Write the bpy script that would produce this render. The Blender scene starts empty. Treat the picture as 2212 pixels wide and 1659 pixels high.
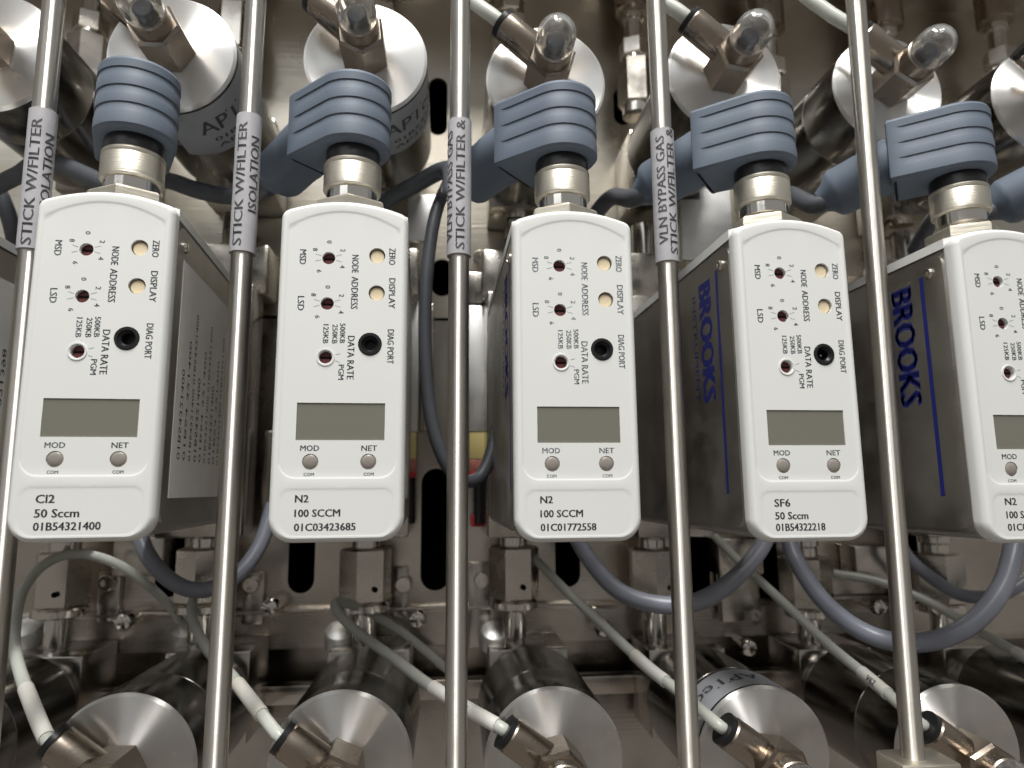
import bpy, bmesh, math, random
from mathutils import Vector, Matrix
R = math.radians
random.seed(7)
SC = bpy.context.scene
COL = SC.collection
S = 0.0013            # one design unit in metres
# design space: x right, y up, h out of the panel towards the viewer  ->  world (x, -h, y) * S
def W3(p): return Vector((p[0]*S, -p[2]*S, p[1]*S))

# ---------------------------------------------------------------- camera
FPX, IW, IH, CAMH = 1480.0, 2212.0, 1659.0, 245.0
_d = Vector((-131, 230, FPX)).normalized()
_u = Vector((-79, -9530, FPX)); _u = (_u - _d*_u.dot(_d)).normalized()
_r = _u.cross(-_d)
AX = (_r, _u, -_d)                      # panel axes seen from the camera (right, down, forward)
def at(px, py, h):
    """point of the plane at height h that the photograph shows at pixel px, py of the 2212 wide view"""
    v = Vector((px-IW/2, py-IH/2, FPX))
    q = [a.dot(v) for a in AX]
    t = (h-CAMH)/q[2]
    return Vector((q[0]*t, q[1]*t, h))
cam_d = bpy.data.cameras.new("camera"); cam = bpy.data.objects.new("camera", cam_d); COL.objects.link(cam)
SC.camera = cam
cam_d.sensor_width = 36; cam_d.lens = 36*FPX/IW
cam_d.clip_start = 0.005; cam_d.clip_end = 50
def pv(i): return Vector((AX[0][i], AX[1][i], AX[2][i]))
def pw(v): return Vector((v[0], -v[2], v[1]))
cr, cd, cf = pw(pv(0)), pw(pv(1)), pw(pv(2))
M = Matrix((( cr[0], -cd[0], -cf[0]), (cr[1], -cd[1], -cf[1]), (cr[2], -cd[2], -cf[2]))).to_4x4()
M.translation = W3((0, 0, CAMH)); cam.matrix_world = M
cam_d.dof.use_dof = True; cam_d.dof.focus_distance = 165*S; cam_d.dof.aperture_fstop = 13

# ---------------------------------------------------------------- light of the room
wd = bpy.data.worlds.new("World"); SC.world = wd; wd.use_nodes = True
nt = wd.node_tree; bg = nt.nodes["Background"]
tc = nt.nodes.new("ShaderNodeTexCoord"); sx = nt.nodes.new("ShaderNodeSeparateXYZ"); rp = nt.nodes.new("ShaderNodeValToRGB")
nt.links.new(tc.outputs["Generated"], sx.inputs[0])
mr = nt.nodes.new("ShaderNodeMapRange"); mr.inputs[1].default_value = -1; mr.inputs[2].default_value = 1
nt.links.new(sx.outputs[2], mr.inputs[0]); nt.links.new(mr.outputs[0], rp.inputs[0]); nt.links.new(rp.outputs[0], bg.inputs[0])
e = rp.color_ramp.elements
e[0].position = 0.1; e[0].color = (0.86, 0.77, 0.69, 1)
e[1].position = 0.8; e[1].color = (1.25, 1.26, 1.25, 1)
m_ = e.new(0.5); m_.color = (0.73, 0.685, 0.635, 1)
bg.inputs[1].default_value = 0.36
def area(name, loc, target, sx_, sy_, power, col):
    l = bpy.data.lights.new(name, 'AREA'); l.shape = 'RECTANGLE'; l.size = sx_; l.size_y = sy_; l.energy = power; l.color = col
    o = bpy.data.objects.new(name, l); COL.objects.link(o); o.location = loc
    o.rotation_euler = (Vector(target)-Vector(loc)).to_track_quat('-Z', 'Y').to_euler(); return o
area("ceiling_lamp_near", (-0.09, -0.46, 0.95), (0, -0.02, 0.02), 0.12, 0.5, 17, (1.0, 0.985, 0.95))
area("ceiling_lamp_far", (0.3, -2.0, 2.6), (0, 0, 0), 1.2, 0.6, 58, (1.0, 0.985, 0.95))
area("ceiling_light_panel", (-1.25, -2.1, 1.6), (0, 0, 0), 1.6, 1.0, 8, (0.93, 0.97, 1.0))
SC.view_settings.view_transform = 'Standard'; SC.view_settings.look = 'None'
SC.view_settings.exposure = -0.40; SC.view_settings.gamma = 1.0

# ---------------------------------------------------------------- materials
def mat(name, col, rough=0.5, metal=0.0, aniso=0.0, tangent=None, bump=None, var=None, trans=0.0, coat=0.0, spec=0.5, ior=1.45, rvar=0.0, arot=0.0):
    m = bpy.data.materials.new(name); m.use_nodes = True
    N, L = m.node_tree.nodes, m.node_tree.links
    b = N["Principled BSDF"]
    b.inputs["Base Color"].default_value = (*col, 1); b.inputs["Roughness"].default_value = rough
    b.inputs["Metallic"].default_value = metal; b.inputs["Anisotropic Rotation"].default_value = arot; b.inputs["Anisotropic"].default_value = aniso
    b.inputs["Transmission Weight"].default_value = trans; b.inputs["Coat Weight"].default_value = coat
    b.inputs["Specular IOR Level"].default_value = spec; b.inputs["IOR"].default_value = ior
    tcn = N.new("ShaderNodeTexCoord")
    if tangent:
        t = N.new("ShaderNodeTangent"); t.direction_type = 'RADIAL'; t.axis = tangent; L.new(t.outputs[0], b.inputs["Tangent"])
    if bump:                                 # (scale xyz, strength, distance)
        mp = N.new("ShaderNodeMapping"); mp.inputs["Scale"].default_value = bump[0]
        L.new(tcn.outputs["Object"], mp.inputs[0])
        n = N.new("ShaderNodeTexNoise"); n.inputs["Scale"].default_value = 1; n.inputs["Detail"].default_value = 3
        L.new(mp.outputs[0], n.inputs["Vector"])
        bp = N.new("ShaderNodeBump"); bp.inputs["Strength"].default_value = bump[1]; bp.inputs["Distance"].default_value = bump[2]
        L.new(n.outputs[0], bp.inputs["Height"]); L.new(bp.outputs[0], b.inputs["Normal"])
    if var or rvar:
        n2 = N.new("ShaderNodeTexNoise"); n2.inputs["Scale"].default_value = (var[1] if var else 90); n2.inputs["Detail"].default_value = 5
        L.new(tcn.outputs["Object"], n2.inputs["Vector"])
        if var:
            mx = N.new("ShaderNodeMix"); mx.data_type = 'RGBA'
            mx.inputs["A"].default_value = (*col, 1); mx.inputs["B"].default_value = (*var[0], 1)
            r2 = N.new("ShaderNodeMapRange"); r2.inputs[1].default_value = 0.42; r2.inputs[2].default_value = 0.68
            L.new(n2.outputs[0], r2.inputs[0]); L.new(r2.outputs[0], mx.inputs["Factor"]); L.new(mx.outputs["Result"], b.inputs["Base Color"])
        if rvar:
            r3 = N.new("ShaderNodeMapRange"); r3.inputs[1].default_value = 0.3; r3.inputs[2].default_value = 0.7
            r3.inputs[3].default_value = rough-rvar; r3.inputs[4].default_value = rough+rvar
            L.new(n2.outputs[0], r3.inputs[0]); L.new(r3.outputs[0], b.inputs["Roughness"])
    return m
K = {}
K['white'] = mat("white_plastic", (0.72, 0.73, 0.71), 0.34, bump=((900, 900, 900), 0.06, 0.0002), rvar=0.06)
K['face'] = mat("face_film", (0.72, 0.73, 0.71), 0.36, bump=((1500, 1500, 1500), 0.05, 0.0002), var=((0.70, 0.705, 0.675), 60))
K['side'] = mat("brushed_side_steel", (0.53, 0.51, 0.475), 0.36, 1.0, bump=((60, 60, 2500), 0.12, 0.0002), rvar=0.08)
K['rod'] = mat("drawn_steel_rod", (0.76, 0.73, 0.67), 0.44, 1.0, aniso=1.0, arot=0.25, tangent='Z', bump=((18, 18, 1500), 0.45, 0.00014), rvar=0.06)
K['steel'] = mat("machined_steel", (0.66, 0.62, 0.56), 0.27, 1.0, bump=((700, 700, 2400), 0.10, 0.0002), rvar=0.10)
K['polish'] = mat("polished_steel", (0.72, 0.69, 0.64), 0.14, 1.0, bump=((300, 300, 300), 0.05, 0.0003), rvar=0.06)
K['chrome'] = mat("dark_polished_barrel", (0.215, 0.207, 0.195), 0.19, 1.0, bump=((150, 2600, 150), 0.10, 0.0002), rvar=0.08)
K['turned'] = mat("turned_aluminium", (0.94, 0.925, 0.90), 0.46, 1.0, aniso=1.0, arot=0.25, tangent='Y', bump=((500, 500, 500), 0.06, 0.0002), rvar=0.05)
K['panel'] = mat("panel_steel", (0.59, 0.55, 0.50), 0.23, 1.0, bump=((35, 35, 1200), 0.22, 0.0004), var=((0.45, 0.405, 0.35), 25), rvar=0.10)
K['plate'] = mat('upper_panel_steel', (0.56, 0.52, 0.45), 0.33, 1.0, bump=((35, 35, 1200), 0.22, 0.0004), var=((0.44, 0.40, 0.33), 22), rvar=0.10)
K['block'] = mat("block_steel", (0.58, 0.55, 0.51), 0.22, 1.0, bump=((400, 400, 1600), 0.14, 0.0003), var=((0.42, 0.39, 0.35), 45), rvar=0.10)
K['alu'] = mat("bright_aluminium", (0.84, 0.84, 0.83), 0.5, 1.0, bump=((900, 900, 900), 0.35, 0.0004), rvar=0.1)
K['nickel'] = mat("nickel_ring", (0.66, 0.62, 0.53), 0.42, 1.0, bump=((60, 60, 3500), 0.55, 0.0002), rvar=0.06)
K['brown'] = mat("bronze_fitting", (0.38, 0.325, 0.27), 0.28, 1.0, bump=((900, 900, 900), 0.12, 0.0002), rvar=0.08)
K['boot'] = mat("blue_grey_rubber", (0.104, 0.130, 0.170), 0.58, bump=((2200, 2200, 2200), 0.18, 0.0002), var=((0.114, 0.139, 0.178), 70))
K['cable'] = mat("grey_cable_jacket", (0.060, 0.064, 0.074), 0.46, bump=((1200, 1200, 1200), 0.10, 0.0002), var=((0.075, 0.08, 0.092), 60))
K['gcable'] = mat("blue_grey_cable_jacket", (0.25, 0.265, 0.32), 0.32, bump=((1200, 1200, 1200), 0.08, 0.0002), var=((0.20, 0.21, 0.25), 50))
K['black'] = mat("black_rubber", (0.012, 0.012, 0.013), 0.32)
K['shade'] = mat("painted_shade", (0.006, 0.005, 0.005), 0.9, spec=0.1)  # near-black colour puts the shade into slots, holes and the backing sheet
K['cream'] = mat("cream_button", (0.74, 0.62, 0.43), 0.42, bump=((1500, 1500, 1500), 0.10, 0.0002))
K['dial'] = mat("red_brown_dial", (0.10, 0.022, 0.022), 0.40, bump=((2500, 2500, 2500), 0.25, 0.0003))
K['lcd'] = mat("lcd_glass", (0.175, 0.172, 0.14), 0.10, coat=0.9, bump=((200, 200, 200), 0.03, 0.0003))
K['led'] = mat("grey_lens", (0.26, 0.235, 0.21), 0.30, bump=((1500, 1500, 1500), 0.15, 0.0003))
K['print'] = mat("grey_print", (0.29, 0.32, 0.34), 0.6)
K['ink'] = mat("black_print", (0.06, 0.06, 0.065), 0.6)
K['blue'] = mat("blue_print", (0.012, 0.018, 0.16), 0.5)
K['sleeve'] = mat("label_sleeve", (0.42, 0.415, 0.435), 0.42, bump=((500, 500, 500), 0.10, 0.0003), var=((0.36, 0.355, 0.375), 120))
K['paper'] = mat("white_sticker", (0.80, 0.79, 0.76), 0.45, var=((0.72, 0.71, 0.68), 50))
K['greysticker'] = mat("grey_sticker", (0.40, 0.41, 0.44), 0.45, var=((0.34, 0.35, 0.38), 60))
K['nylon'] = mat("nylon_tube", (0.68, 0.70, 0.645), 0.26, trans=0.3, bump=((300, 300, 300), 0.05, 0.0003), var=((0.60, 0.62, 0.555), 40))
K['marker'] = mat("white_marker", (0.64, 0.635, 0.60), 0.5, var=((0.58, 0.555, 0.49), 80))
K['clear'] = mat("clear_plastic", (0.93, 0.93, 0.92), 0.07, trans=0.95, ior=1.46)
K['yellow'] = mat("yellow_band", (0.62, 0.52, 0.22), 0.4)
K['pink'] = mat("faded_red_band", (0.42, 0.16, 0.13), 0.4, var=((0.30, 0.08, 0.07), 200))
K['red'] = mat("red_band", (0.45, 0.015, 0.03), 0.4)

# ---------------------------------------------------------------- mesh helpers (design space)
def cat_rom(pts, n):
    P = [Vector(p) for p in pts]; P = [2*P[0]-P[1]] + P + [2*P[-1]-P[-2]]
    out = []
    for i in range(1, len(P)-2):
        a, b, c, d = P[i-1:i+3]
        for k in range(n):
            t = k/n
            out.append(0.5*((2*b)+(c-a)*t+(2*a-5*b+4*c-d)*t*t+(3*b-3*c+d-a)*t**3))
    out.append(P[-2]); return out
class MB:
    def __init__(s): s.bm = bmesh.new()
    def ring(s, pts): return [s.bm.verts.new(p) for p in pts]
    def bridge(s, a, b, closed=True):
        n = len(a)
        for i in range(n if closed else n-1):
            j = (i+1) % n
            s.bm.faces.new((a[i], a[j], b[j], b[i]))
    def box(s, x0, x1, y0, y1, h0, h1, bev=0.0, seg=2):
        r = bmesh.ops.create_cube(s.bm, size=1.0); vs = r['verts']
        for v in vs:
            v.co = Vector(((x0+x1)/2+v.co.x*(x1-x0), (y0+y1)/2+v.co.y*(y1-y0), (h0+h1)/2+v.co.z*(h1-h0)))
        if bev > 0:
            es = list({e for v in vs for e in v.link_edges})
            bmesh.ops.bevel(s.bm, geom=es, offset=bev, segments=seg, profile=0.5, affect='EDGES')
        return s
    def lathe(s, prof, o=(0, 0, 0), ax=(0, 0, 1), n=32, rot=0.0, cap0=True, cap1=True):
        o = Vector(o); a = Vector(ax).normalized()
        t = Vector((0, 1, 0)) if abs(a.y) < 0.9 else Vector((0, 0, 1))
        u = t.cross(a).normalized(); v = a.cross(u)
        rings = []
        for (r, z) in prof:
            rings.append(s.ring([o+a*z+(u*math.cos(rot+2*math.pi*i/n)+v*math.sin(rot+2*math.pi*i/n))*max(r, 1e-4) for i in range(n)]))
        for p, q in zip(rings, rings[1:]): s.bridge(p, q)
        if cap0: s.bm.faces.new(rings[0][::-1])
        if cap1: s.bm.faces.new(rings[-1])
        return s
    def tube(s, pts, r, n=14, sub=7, caps=True):
        P = cat_rom(pts, sub); rings = []; up = None
        for i, p in enumerate(P):
            t = (P[min(i+1, len(P)-1)]-P[max(i-1, 0)]).normalized()
            if up is None: up = Vector((0, 0, 1)) if abs(t.z) < 0.8 else Vector((0, 1, 0))
            u = (up-t*up.dot(t)).normalized(); up = u; v = t.cross(u)
            rr = r[min(i, len(r)-1)] if isinstance(r, list) else r
            rings.append(s.ring([p+(u*math.cos(2*math.pi*k/n)+v*math.sin(2*math.pi*k/n))*rr for k in range(n)]))
        for a, b in zip(rings, rings[1:]): s.bridge(a, b)
        if caps: s.bm.faces.new(rings[0][::-1]); s.bm.faces.new(rings[-1])
        return s
    def fill(s, loops):
        es = []
        for lp in loops:
            for i in range(len(lp)):
                a, b = lp[i], lp[(i+1) % len(lp)]
                es.append(s.bm.edges.get((a, b)) or s.bm.edges.new((a, b)))
        bmesh.ops.triangle_fill(s.bm, edges=es, use_beauty=True)
        return s
    def sheet(s, verts, faces):
        vs = [s.bm.verts.new(v) for v in verts]
        for f in faces:
            try: s.bm.faces.new([vs[i] for i in f])
            except ValueError: pass
        return s
    def mesh(s, name, m, angle=32, flip=True):
        if flip: bmesh.ops.recalc_face_normals(s.bm, faces=s.bm.faces[:])
        for v in s.bm.verts: v.co = W3(v.co)
        me = bpy.data.meshes.new(name); s.bm.to_mesh(me); s.bm.free()
        for p in me.polygons: p.use_smooth = True
        me.set_sharp_from_angle(angle=R(angle))
        me.materials.append(K[m]); return me
def circ(x, y, h, r, n=28, rot=0): return [Vector((x+r*math.cos(rot+2*math.pi*i/n), y+r*math.sin(rot+2*math.pi*i/n), h)) for i in range(n)]
_tc = {}
def text2d(txt, sp=1.0, fine=False):
    k = (txt, sp, fine)
    if k not in _tc:
        c = bpy.data.curves.new("lettering", 'FONT'); c.body = txt; c.size = 1.0; c.resolution_u = 2; c.space_character = sp
        o = bpy.data.objects.new("lettering", c); COL.objects.link(o)
        dg = bpy.context.evaluated_depsgraph_get(); dg.update()
        me = bpy.data.meshes.new_from_object(o.evaluated_get(dg))
        if fine:                             # cut long edges so that the print can bend round a cylinder
            b = bmesh.new(); b.from_mesh(me)
            for _ in range(3):
                es = [q for q in b.edges if abs(q.verts[0].co.y-q.verts[1].co.y) > 0.16]
                if es: bmesh.ops.subdivide_edges(b, edges=es, cuts=1); bmesh.ops.triangulate(b, faces=[q for q in b.faces if len(q.verts) > 3])
            b.to_mesh(me); b.free()
        V = [(v.co.x, v.co.y) for v in me.vertices]; F = [tuple(p.vertices) for p in me.polygons]
        x0 = min(v[0] for v in V); x1 = max(v[0] for v in V)
        _tc[k] = ([(v[0]-x0, v[1]) for v in V], F, x1-x0)
        bpy.data.objects.remove(o); bpy.data.curves.remove(c); bpy.data.meshes.remove(me)
    return _tc[k]
def put_text(mb, txt, size, fn, length=None, align='c', sp=1.0, bold=0.0, fine=False):
    """fn maps (along, up) in units to a point"""
    V, F, w = text2d(txt, sp, fine)
    kx = size if length is None else length/w
    off = {'l': 0, 'c': -w*kx/2, 'r': -w*kx}[align]
    for b in ([0] if not bold else [-bold, 0, bold]):
        mb.sheet([fn(v[0]*kx+off+b, v[1]*size) for v in V], F)

# ---------------------------------------------------------------- object helpers
def thing(name, label, cat, loc=(0, 0, 0), yaw=0.0, group=None):
    o = bpy.data.objects.new(name, None); COL.objects.link(o); o.empty_display_size = 0.01
    o.location = W3(loc); o.rotation_euler = (0, 0, yaw)
    o['label'] = label; o['category'] = cat
    if group: o['group'] = group
    return o
def add(name, me, parent=None, loc=None, yaw=None):
    o = bpy.data.objects.new(name, me); COL.objects.link(o)
    if parent: o.parent = parent
    if loc is not None: o.location = W3(loc)
    if yaw is not None: o.rotation_euler = (0, 0, yaw)
    return o
def single(name, me, label, cat, group=None, loc=None):
    o = add(name, me, None, loc); o['label'] = label; o['category'] = cat
    if group: o['group'] = group
    return o
def struct(name, me): o = add(name, me); o['kind'] = 'structure'; return o

CX = [-131.5, -81.0, -26.6, 28.0, 83.8, 140.0, 194.5]      # the gas sticks, left to right
PLACE = ['partly cut off by the left edge', 'leftmost whole one', 'second', 'third', 'fourth', 'fifth', 'rightmost']

# ================================================================ back of the cabinet
def slot_loop(px, y0, y1, w, h):
    a, b = at(px, y0, h), at(px, y1, h); r = w/2; n = 10; cx = (a.x+b.x)/2
    ty, by = max(a.y, b.y)-r, min(a.y, b.y)+r
    return [Vector((cx+r*math.cos(math.pi*i/n), ty+r*math.sin(math.pi*i/n), h)) for i in range(n+1)] + \
           [Vector((cx-r*math.cos(math.pi*i/n), by-r*math.sin(math.pi*i/n), h)) for i in range(n+1)]
def rect_loop(x0, x1, y0, y1, h): return [Vector(p) for p in ((x0, y0, h), (x1, y0, h), (x1, y1, h), (x0, y1, h))]
HP = -32.0
def holed_panel(x0, x1, y0, y1, slots, t=2.5):
    mb = MB(); top = []; bot = []
    for lp in [rect_loop(x0, x1, y0, y1, HP)] + [slot_loop(*s, HP) for s in slots]:
        a = mb.ring(lp); b = mb.ring([p-Vector((0, 0, t)) for p in lp]); mb.bridge(a, b); top.append(a); bot.append(b)
    mb.fill(top); mb.fill(bot); return mb
UP_SLOTS = [(946, 168, 292, 8.2), (1345, 190, 270, 8.2), (1712, 330, 395, 8.2), (545, 300, 420, 8.2), (955, 560, 640, 9), (1085, 565, 640, 9)]
LO_SLOTS = [(652, 1120, 1282, 10), (941, 1012, 1276, 11.5), (1225, 1040, 1268, 10), (1506, 1120, 1288, 10), (1656, 1120, 1300, 9), (368, 1120, 1290, 10), (1960, 1120, 1290, 10), (1085, 1000, 1160, 9)]
ysplit = at(960, 690, HP).y
ylow = at(960, 1392, HP).y
struct('mounting_panel', holed_panel(-360, 420, ysplit+0.6, 330, UP_SLOTS).mesh('mounting_panel', 'plate'))
struct('lower_mounting_panel', holed_panel(-360, 420, ylow, ysplit-0.6, LO_SLOTS).mesh('lower_mounting_panel', 'panel'))
struct('dark_backing', MB().box(-420, 480, -260, 380, -70, -66).mesh('dark_backing', 'shade'))  # added near-black sheet, its colour supplies the darkness behind the slots
struct('shade_hood', MB().box(-420, 480, 224, 232, -66, 36, 1).mesh('shade_hood', 'block'))  # unseen hood added above the view to shade the upper panel
yb = at(960, 1460, HP).y
struct('recess_panel', MB().box(-360, 420, yb-14, ylow+14, HP-22, HP-18, 0.5).mesh('recess_panel', 'panel'))
struct('base_panel', MB().box(-360, 420, -240, yb-4, HP-8, HP-4, 0.5).mesh('base_panel', 'panel'))
me = MB().box(-340, 400, yb-8, yb-1, HP-4, HP+3, 0.8).mesh('cross_rail', 'panel')
single('cross_rail', me, 'long horizontal steel rail low down behind the lower valves', 'rail')
me = MB().box(-340, 400, at(960, 1312, HP).y-1.5, at(960, 1312, HP).y+1.5, HP+0.1, HP+3, 1.2).mesh('panel_ridge', 'panel')
single('panel_ridge', me, 'thin rounded steel ridge across the panel under the gland nuts', 'ridge')

# ================================================================ mass flow controllers
HW, HT, HF = 14.6, 78.6, 90.0
def outline(w, y0, y1, rb, rt, drop, h, nb=6, na=13):
    rb = max(rb, 0.05); rt = max(rt, 0.05); P = []
    for i in range(nb+1): a = math.pi+math.pi/2*i/nb; P.append((-w+rb+rb*math.cos(a), y0+rb+rb*math.sin(a)))
    for i in range(nb+1): a = -math.pi/2+math.pi/2*i/nb; P.append((w-rb+rb*math.cos(a), y0+rb+rb*math.sin(a)))
    yc = y1-drop; sl = 2*drop/w if w else 0
    th = math.atan(sl)
    for i in range(nb+1):
        a = (math.pi/2-th)*i/nb; P.append((w-rt+rt*math.cos(a), yc-rt+rt*math.sin(a)+0.0))
    xe = P[-1][0]; ye = P[-1][1]
    for i in range(1, na):
        x = xe-2*xe*i/na; P.append((x, ye+(y1-ye)*(1-(x/xe)**2)))
    for i in range(nb+1):
        a = math.pi/2+th+(math.pi/2-th)*i/nb; P.append((-w+rt+rt*math.cos(a), yc-rt+rt*math.sin(a)))
    return [Vector((x, y, h)) for x, y in P]
DIALS = [(-3.5, 64.3), (-3.5, 53.5), (-3.5, 41.0)]
BTNS = [(7.5, 65.3), (7.57, 56.3)]
PORT = (6.32, 44.17); LEDS = [(-6.0, 17.5), (6.57, 17.5)]
LCD = (-9.3, 10.0, 22.25, 30.6)
FH = 89.78
mb = MB()
prof = [(0.9, 85.2), (0.3, 85.8), (0.0, 86.6), (0.0, 88.3), (0.2, 89.0), (0.55, 89.6), (0.95, 89.92), (1.3, 90.0)]
rs = [mb.ring(outline(HW-i, i, HT-i, 5.2-i, 2.6-i, 2.2, h)) for i, h in prof]
for a, b in zip(rs, rs[1:]): mb.bridge(a, b)
mb.bm.faces.new(rs[0])
recU = [(0.0, 90.0), (0.35, 89.9), (0.7, FH)]
U = [mb.ring(outline(13.0-i*0.8, 13.6+i, 76.0-i, 4.0-i, 1.6, 3.3, h)) for i, h in recU]
recL = [(0.0, 90.0), (0.5, 89.96), (0.9, 89.86)]
L_ = [mb.ring(outline(12.6-i, 1.0+i*0.8, 12.0-i, 3.4, 2.2, 0.0, h)) for i, h in recL]
mb.fill([rs[-1], U[0], L_[0]])
for q in (U, L_):
    for a, b in zip(q, q[1:]): mb.bridge(a, b)
mb.bm.faces.new(L_[-1])
holes = []
for (x, y) in DIALS: holes.append((circ(x, y, FH, 1.48, 24), 2.4))
for (x, y) in BTNS: holes.append((circ(x, y, FH, 1.85, 28), 2.0))
holes.append((circ(*PORT, FH, 2.7, 32), 3.0))
for (x, y) in LEDS: holes.append((circ(x, y, FH, 1.75, 24), 1.2))
holes.append((rect_loop(LCD[0], LCD[1], LCD[2], LCD[3], FH), 0.5))
hl = []
for lp, dp in holes:
    a = mb.ring(lp); b = mb.ring([p-Vector((0, 0, dp)) for p in lp]); mb.bridge(a, b); mb.bm.faces.new(b); hl.append(a)
mb.fill([U[-1]] + hl)
ME_COVER = mb.mesh('front_cover', 'white', 28)
# top lid that runs back over the housing
mb = MB(); n_ = 14
def lidrow(h, t):
    P = []
    for i in range(n_+1):
        x = -HW+0.25+(2*HW-0.5)*i/n_; P.append(Vector((x, HT-2.2+(2.2)*(1-(x/HW)**2)-t, h)))
    return P
def strip_loop(h):
    return lidrow(h, 0)+lidrow(h, 2.4)[::-1]
a = mb.ring(strip_loop(2)); b = mb.ring(strip_loop(86)); mb.bridge(a, b); mb.bm.faces.new(a); mb.bm.faces.new(b[::-1])
ME_LID = mb.mesh('top_lid', 'white')
mb = MB()
a = mb.ring(outline(HW-0.9, 0.8, HT-2.7, 2.5, 1.0, 1.4, 0)); b = mb.ring(outline(HW-0.9, 0.8, HT-2.7, 2.5, 1.0, 1.4, 86)); mb.bridge(a, b)
mb.bm.faces.new(a[::-1]); mb.bm.faces.new(b)
ME_HOUSING = mb.mesh('housing', 'side')
def side_plate(sg):
    mb = MB(); P = []
    y0, y1, h0, h1, r = 3.0, HT-5.0, 3.0, 84.6, 3.5
    for (cy, ch, a0) in ((y0+1, h0+1, 180), (y1-1, h0+1, 90), (y1-r, h1-r, 0), (y0+r, h1-r, -90)):
        rr = 1 if ch < 50 else r
        for i in range(6):
            t = R(a0+ (90-90*i/5)) if False else R(a0+90*(i/5))
        P += [(cy+rr*math.sin(R(q)), ch+rr*math.cos(R(q))) for q in
              ({180: [270, 255, 240, 225, 210, 180], 90: [180, 150, 135, 120, 105, 90], 0: [90, 72, 54, 36, 18, 0], -90: [0, -18, -36, -54, -72, -90]}[a0])]
    x0, x1 = HW-0.9, HW-0.45
    a = mb.ring([Vector((sg*x0, y, h)) for y, h in P]); b = mb.ring([Vector((sg*x1, y, h)) for y, h in P])
    mb.bridge(a, b); mb.bm.faces.new(a); mb.bm.faces.new(b[::-1]); return mb.mesh('side_panel', 'side')
ME_SIDE = {1: side_plate(1), -1: side_plate(-1)}
def screw_me(ax, x, y, h, r=1.5, m='steel'):
    mb = MB().lathe([(r, -0.4), (r, 0.35), (r*0.75, 0.75), (r*0.45, 0.78), (r*0.4, 0.2)], (x, y, h), ax, 20)
    return mb.mesh('screw', m)
ME_SSCR = {sg: screw_me((sg, 0, 0), sg*(HW-0.45), HT-9.5, 80) for sg in (1, -1)}
# blue maker's name on the left side, reading downwards
mb = MB(); xs = -(HW-0.42)
put_text(mb, "BROOKS", 11.5, lambda u, v: Vector((xs, 67.5-u, 65.0+v)), length=32, align='l', bold=0.55)
put_text(mb, "INSTRUMENT", 3.6, lambda u, v: Vector((xs, 66.0-u, 60.0+v)), length=30, align='l')
mb.sheet([(xs, 69, 76.2), (xs, 11, 76.2), (xs, 11, 77.6), (xs, 69, 77.6)], [(0, 1, 2, 3)])
ME_NAME = mb.mesh('maker_name', 'blue', flip=False)
# serial sticker on the right side
xr = HW-0.40
ME_STK = MB().box(xr-0.1, xr+0.05, 9, 66, 32, 80, 0.0).mesh('serial_sticker', 'paper')
def side_rows(ser):
    mb = MB(); xx = xr+0.08
    for k in range(9):
        hh = 76-k*4.6; t = ser if k % 3 == 0 else (ser[:5]+' '+ser[5:] if k % 3 == 1 else ser+' '+ser)
        put_text(mb, t, 2.6 if k % 3 else 3.2, lambda u, v: Vector((xx, 18+u, hh-v)), length=(22 if k % 3 == 0 else 30 if k % 3 == 1 else 38), align='l')
    return mb.mesh('sticker_print', 'ink', flip=False)
# face lettering shared by every controller (printed sideways, reading downwards)
def face_print():
    mb = MB(); hh = FH+0.03
    def dn(x, y): return lambda u, v: Vector((x-0.75+v, y-u, hh))
    def up_(x, y): return lambda u, v: Vector((x+u, y+v, hh))
    for t, x, y, ln, sz in (("MSD", -9.25, 64.38, 3.5, 2.1), ("LSD", -9.29, 53.4, 3.3, 2.1), ("NODE", 2.55, 63.1, 4.3, 2.2), ("ADDRESS", 2.55, 56.2, 7.7, 2.2),
                            ("ZERO", 11.0, 65.2, 4.0, 2.1), ("DISPLAY", 11.1, 56.3, 7.2, 2.1), ("DIAG PORT", 11.0, 43.7, 8.0, 2.1), ("DATA RATE", 2.1, 41.0, 10.0, 2.2),
                            ("PGM", 0.2, 37.6, 3.4, 1.8), ("125KB", -3.4, 46.4, 4.4, 1.7), ("250KB", -1.4, 46.4, 4.4, 1.7), ("500KB", 0.3, 46.6, 4.6, 1.7)):
        put_text(mb, t, sz, dn(x, y), length=ln, bold=0.05)
    for (x, y) in DIALS[:2]:
        for k, ang in enumerate((90, 30, -30, -125, 150)):
            px, py = x+3.6*math.cos(R(ang)), y+3.9*math.sin(R(ang))
            put_text(mb, "02468"[k], 1.55, lambda u, v: Vector((px-0.5+v, py-u, hh)), bold=0.03)
        for ang in (18, -15, 163, 195):
            c, s = math.cos(R(ang)), math.sin(R(ang)); q = Vector((-s, c, 0))*0.06
            a = Vector((x+c*1.75, y+s*1.75, hh)); b = Vector((x+c*3.1, y+s*3.1, hh)); mb.sheet([a-q, b-q, b+q, a+q], [(0, 1, 2, 3)])
    x, y = DIALS[2]
    for ang in (15, -20):
        c, s = math.cos(R(ang)), math.sin(R(ang)); q = Vector((-s, c, 0))*0.06
        a = Vector((x+c*2.3, y+s*2.3, hh)); b = Vector((x+c*3.4, y+s*3.4, hh)); mb.sheet([a-q, b-q, b+q, a+q], [(0, 1, 2, 3)])
    for t, x, y, ln in (("MOD", -6.2, 19.9, 4.0), ("NET", 6.7, 19.9, 3.4)): put_text(mb, t, 1.75, up_(x, y), length=ln, bold=0.05)
    for t, x, y in (("COM", -6.2, 14.4), ("COM", 6.7, 14.4)): put_text(mb, t, 1.0, up_(x, y), length=2.2, bold=0.03)
    return mb.mesh('face_lettering', 'print', flip=False)
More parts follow.
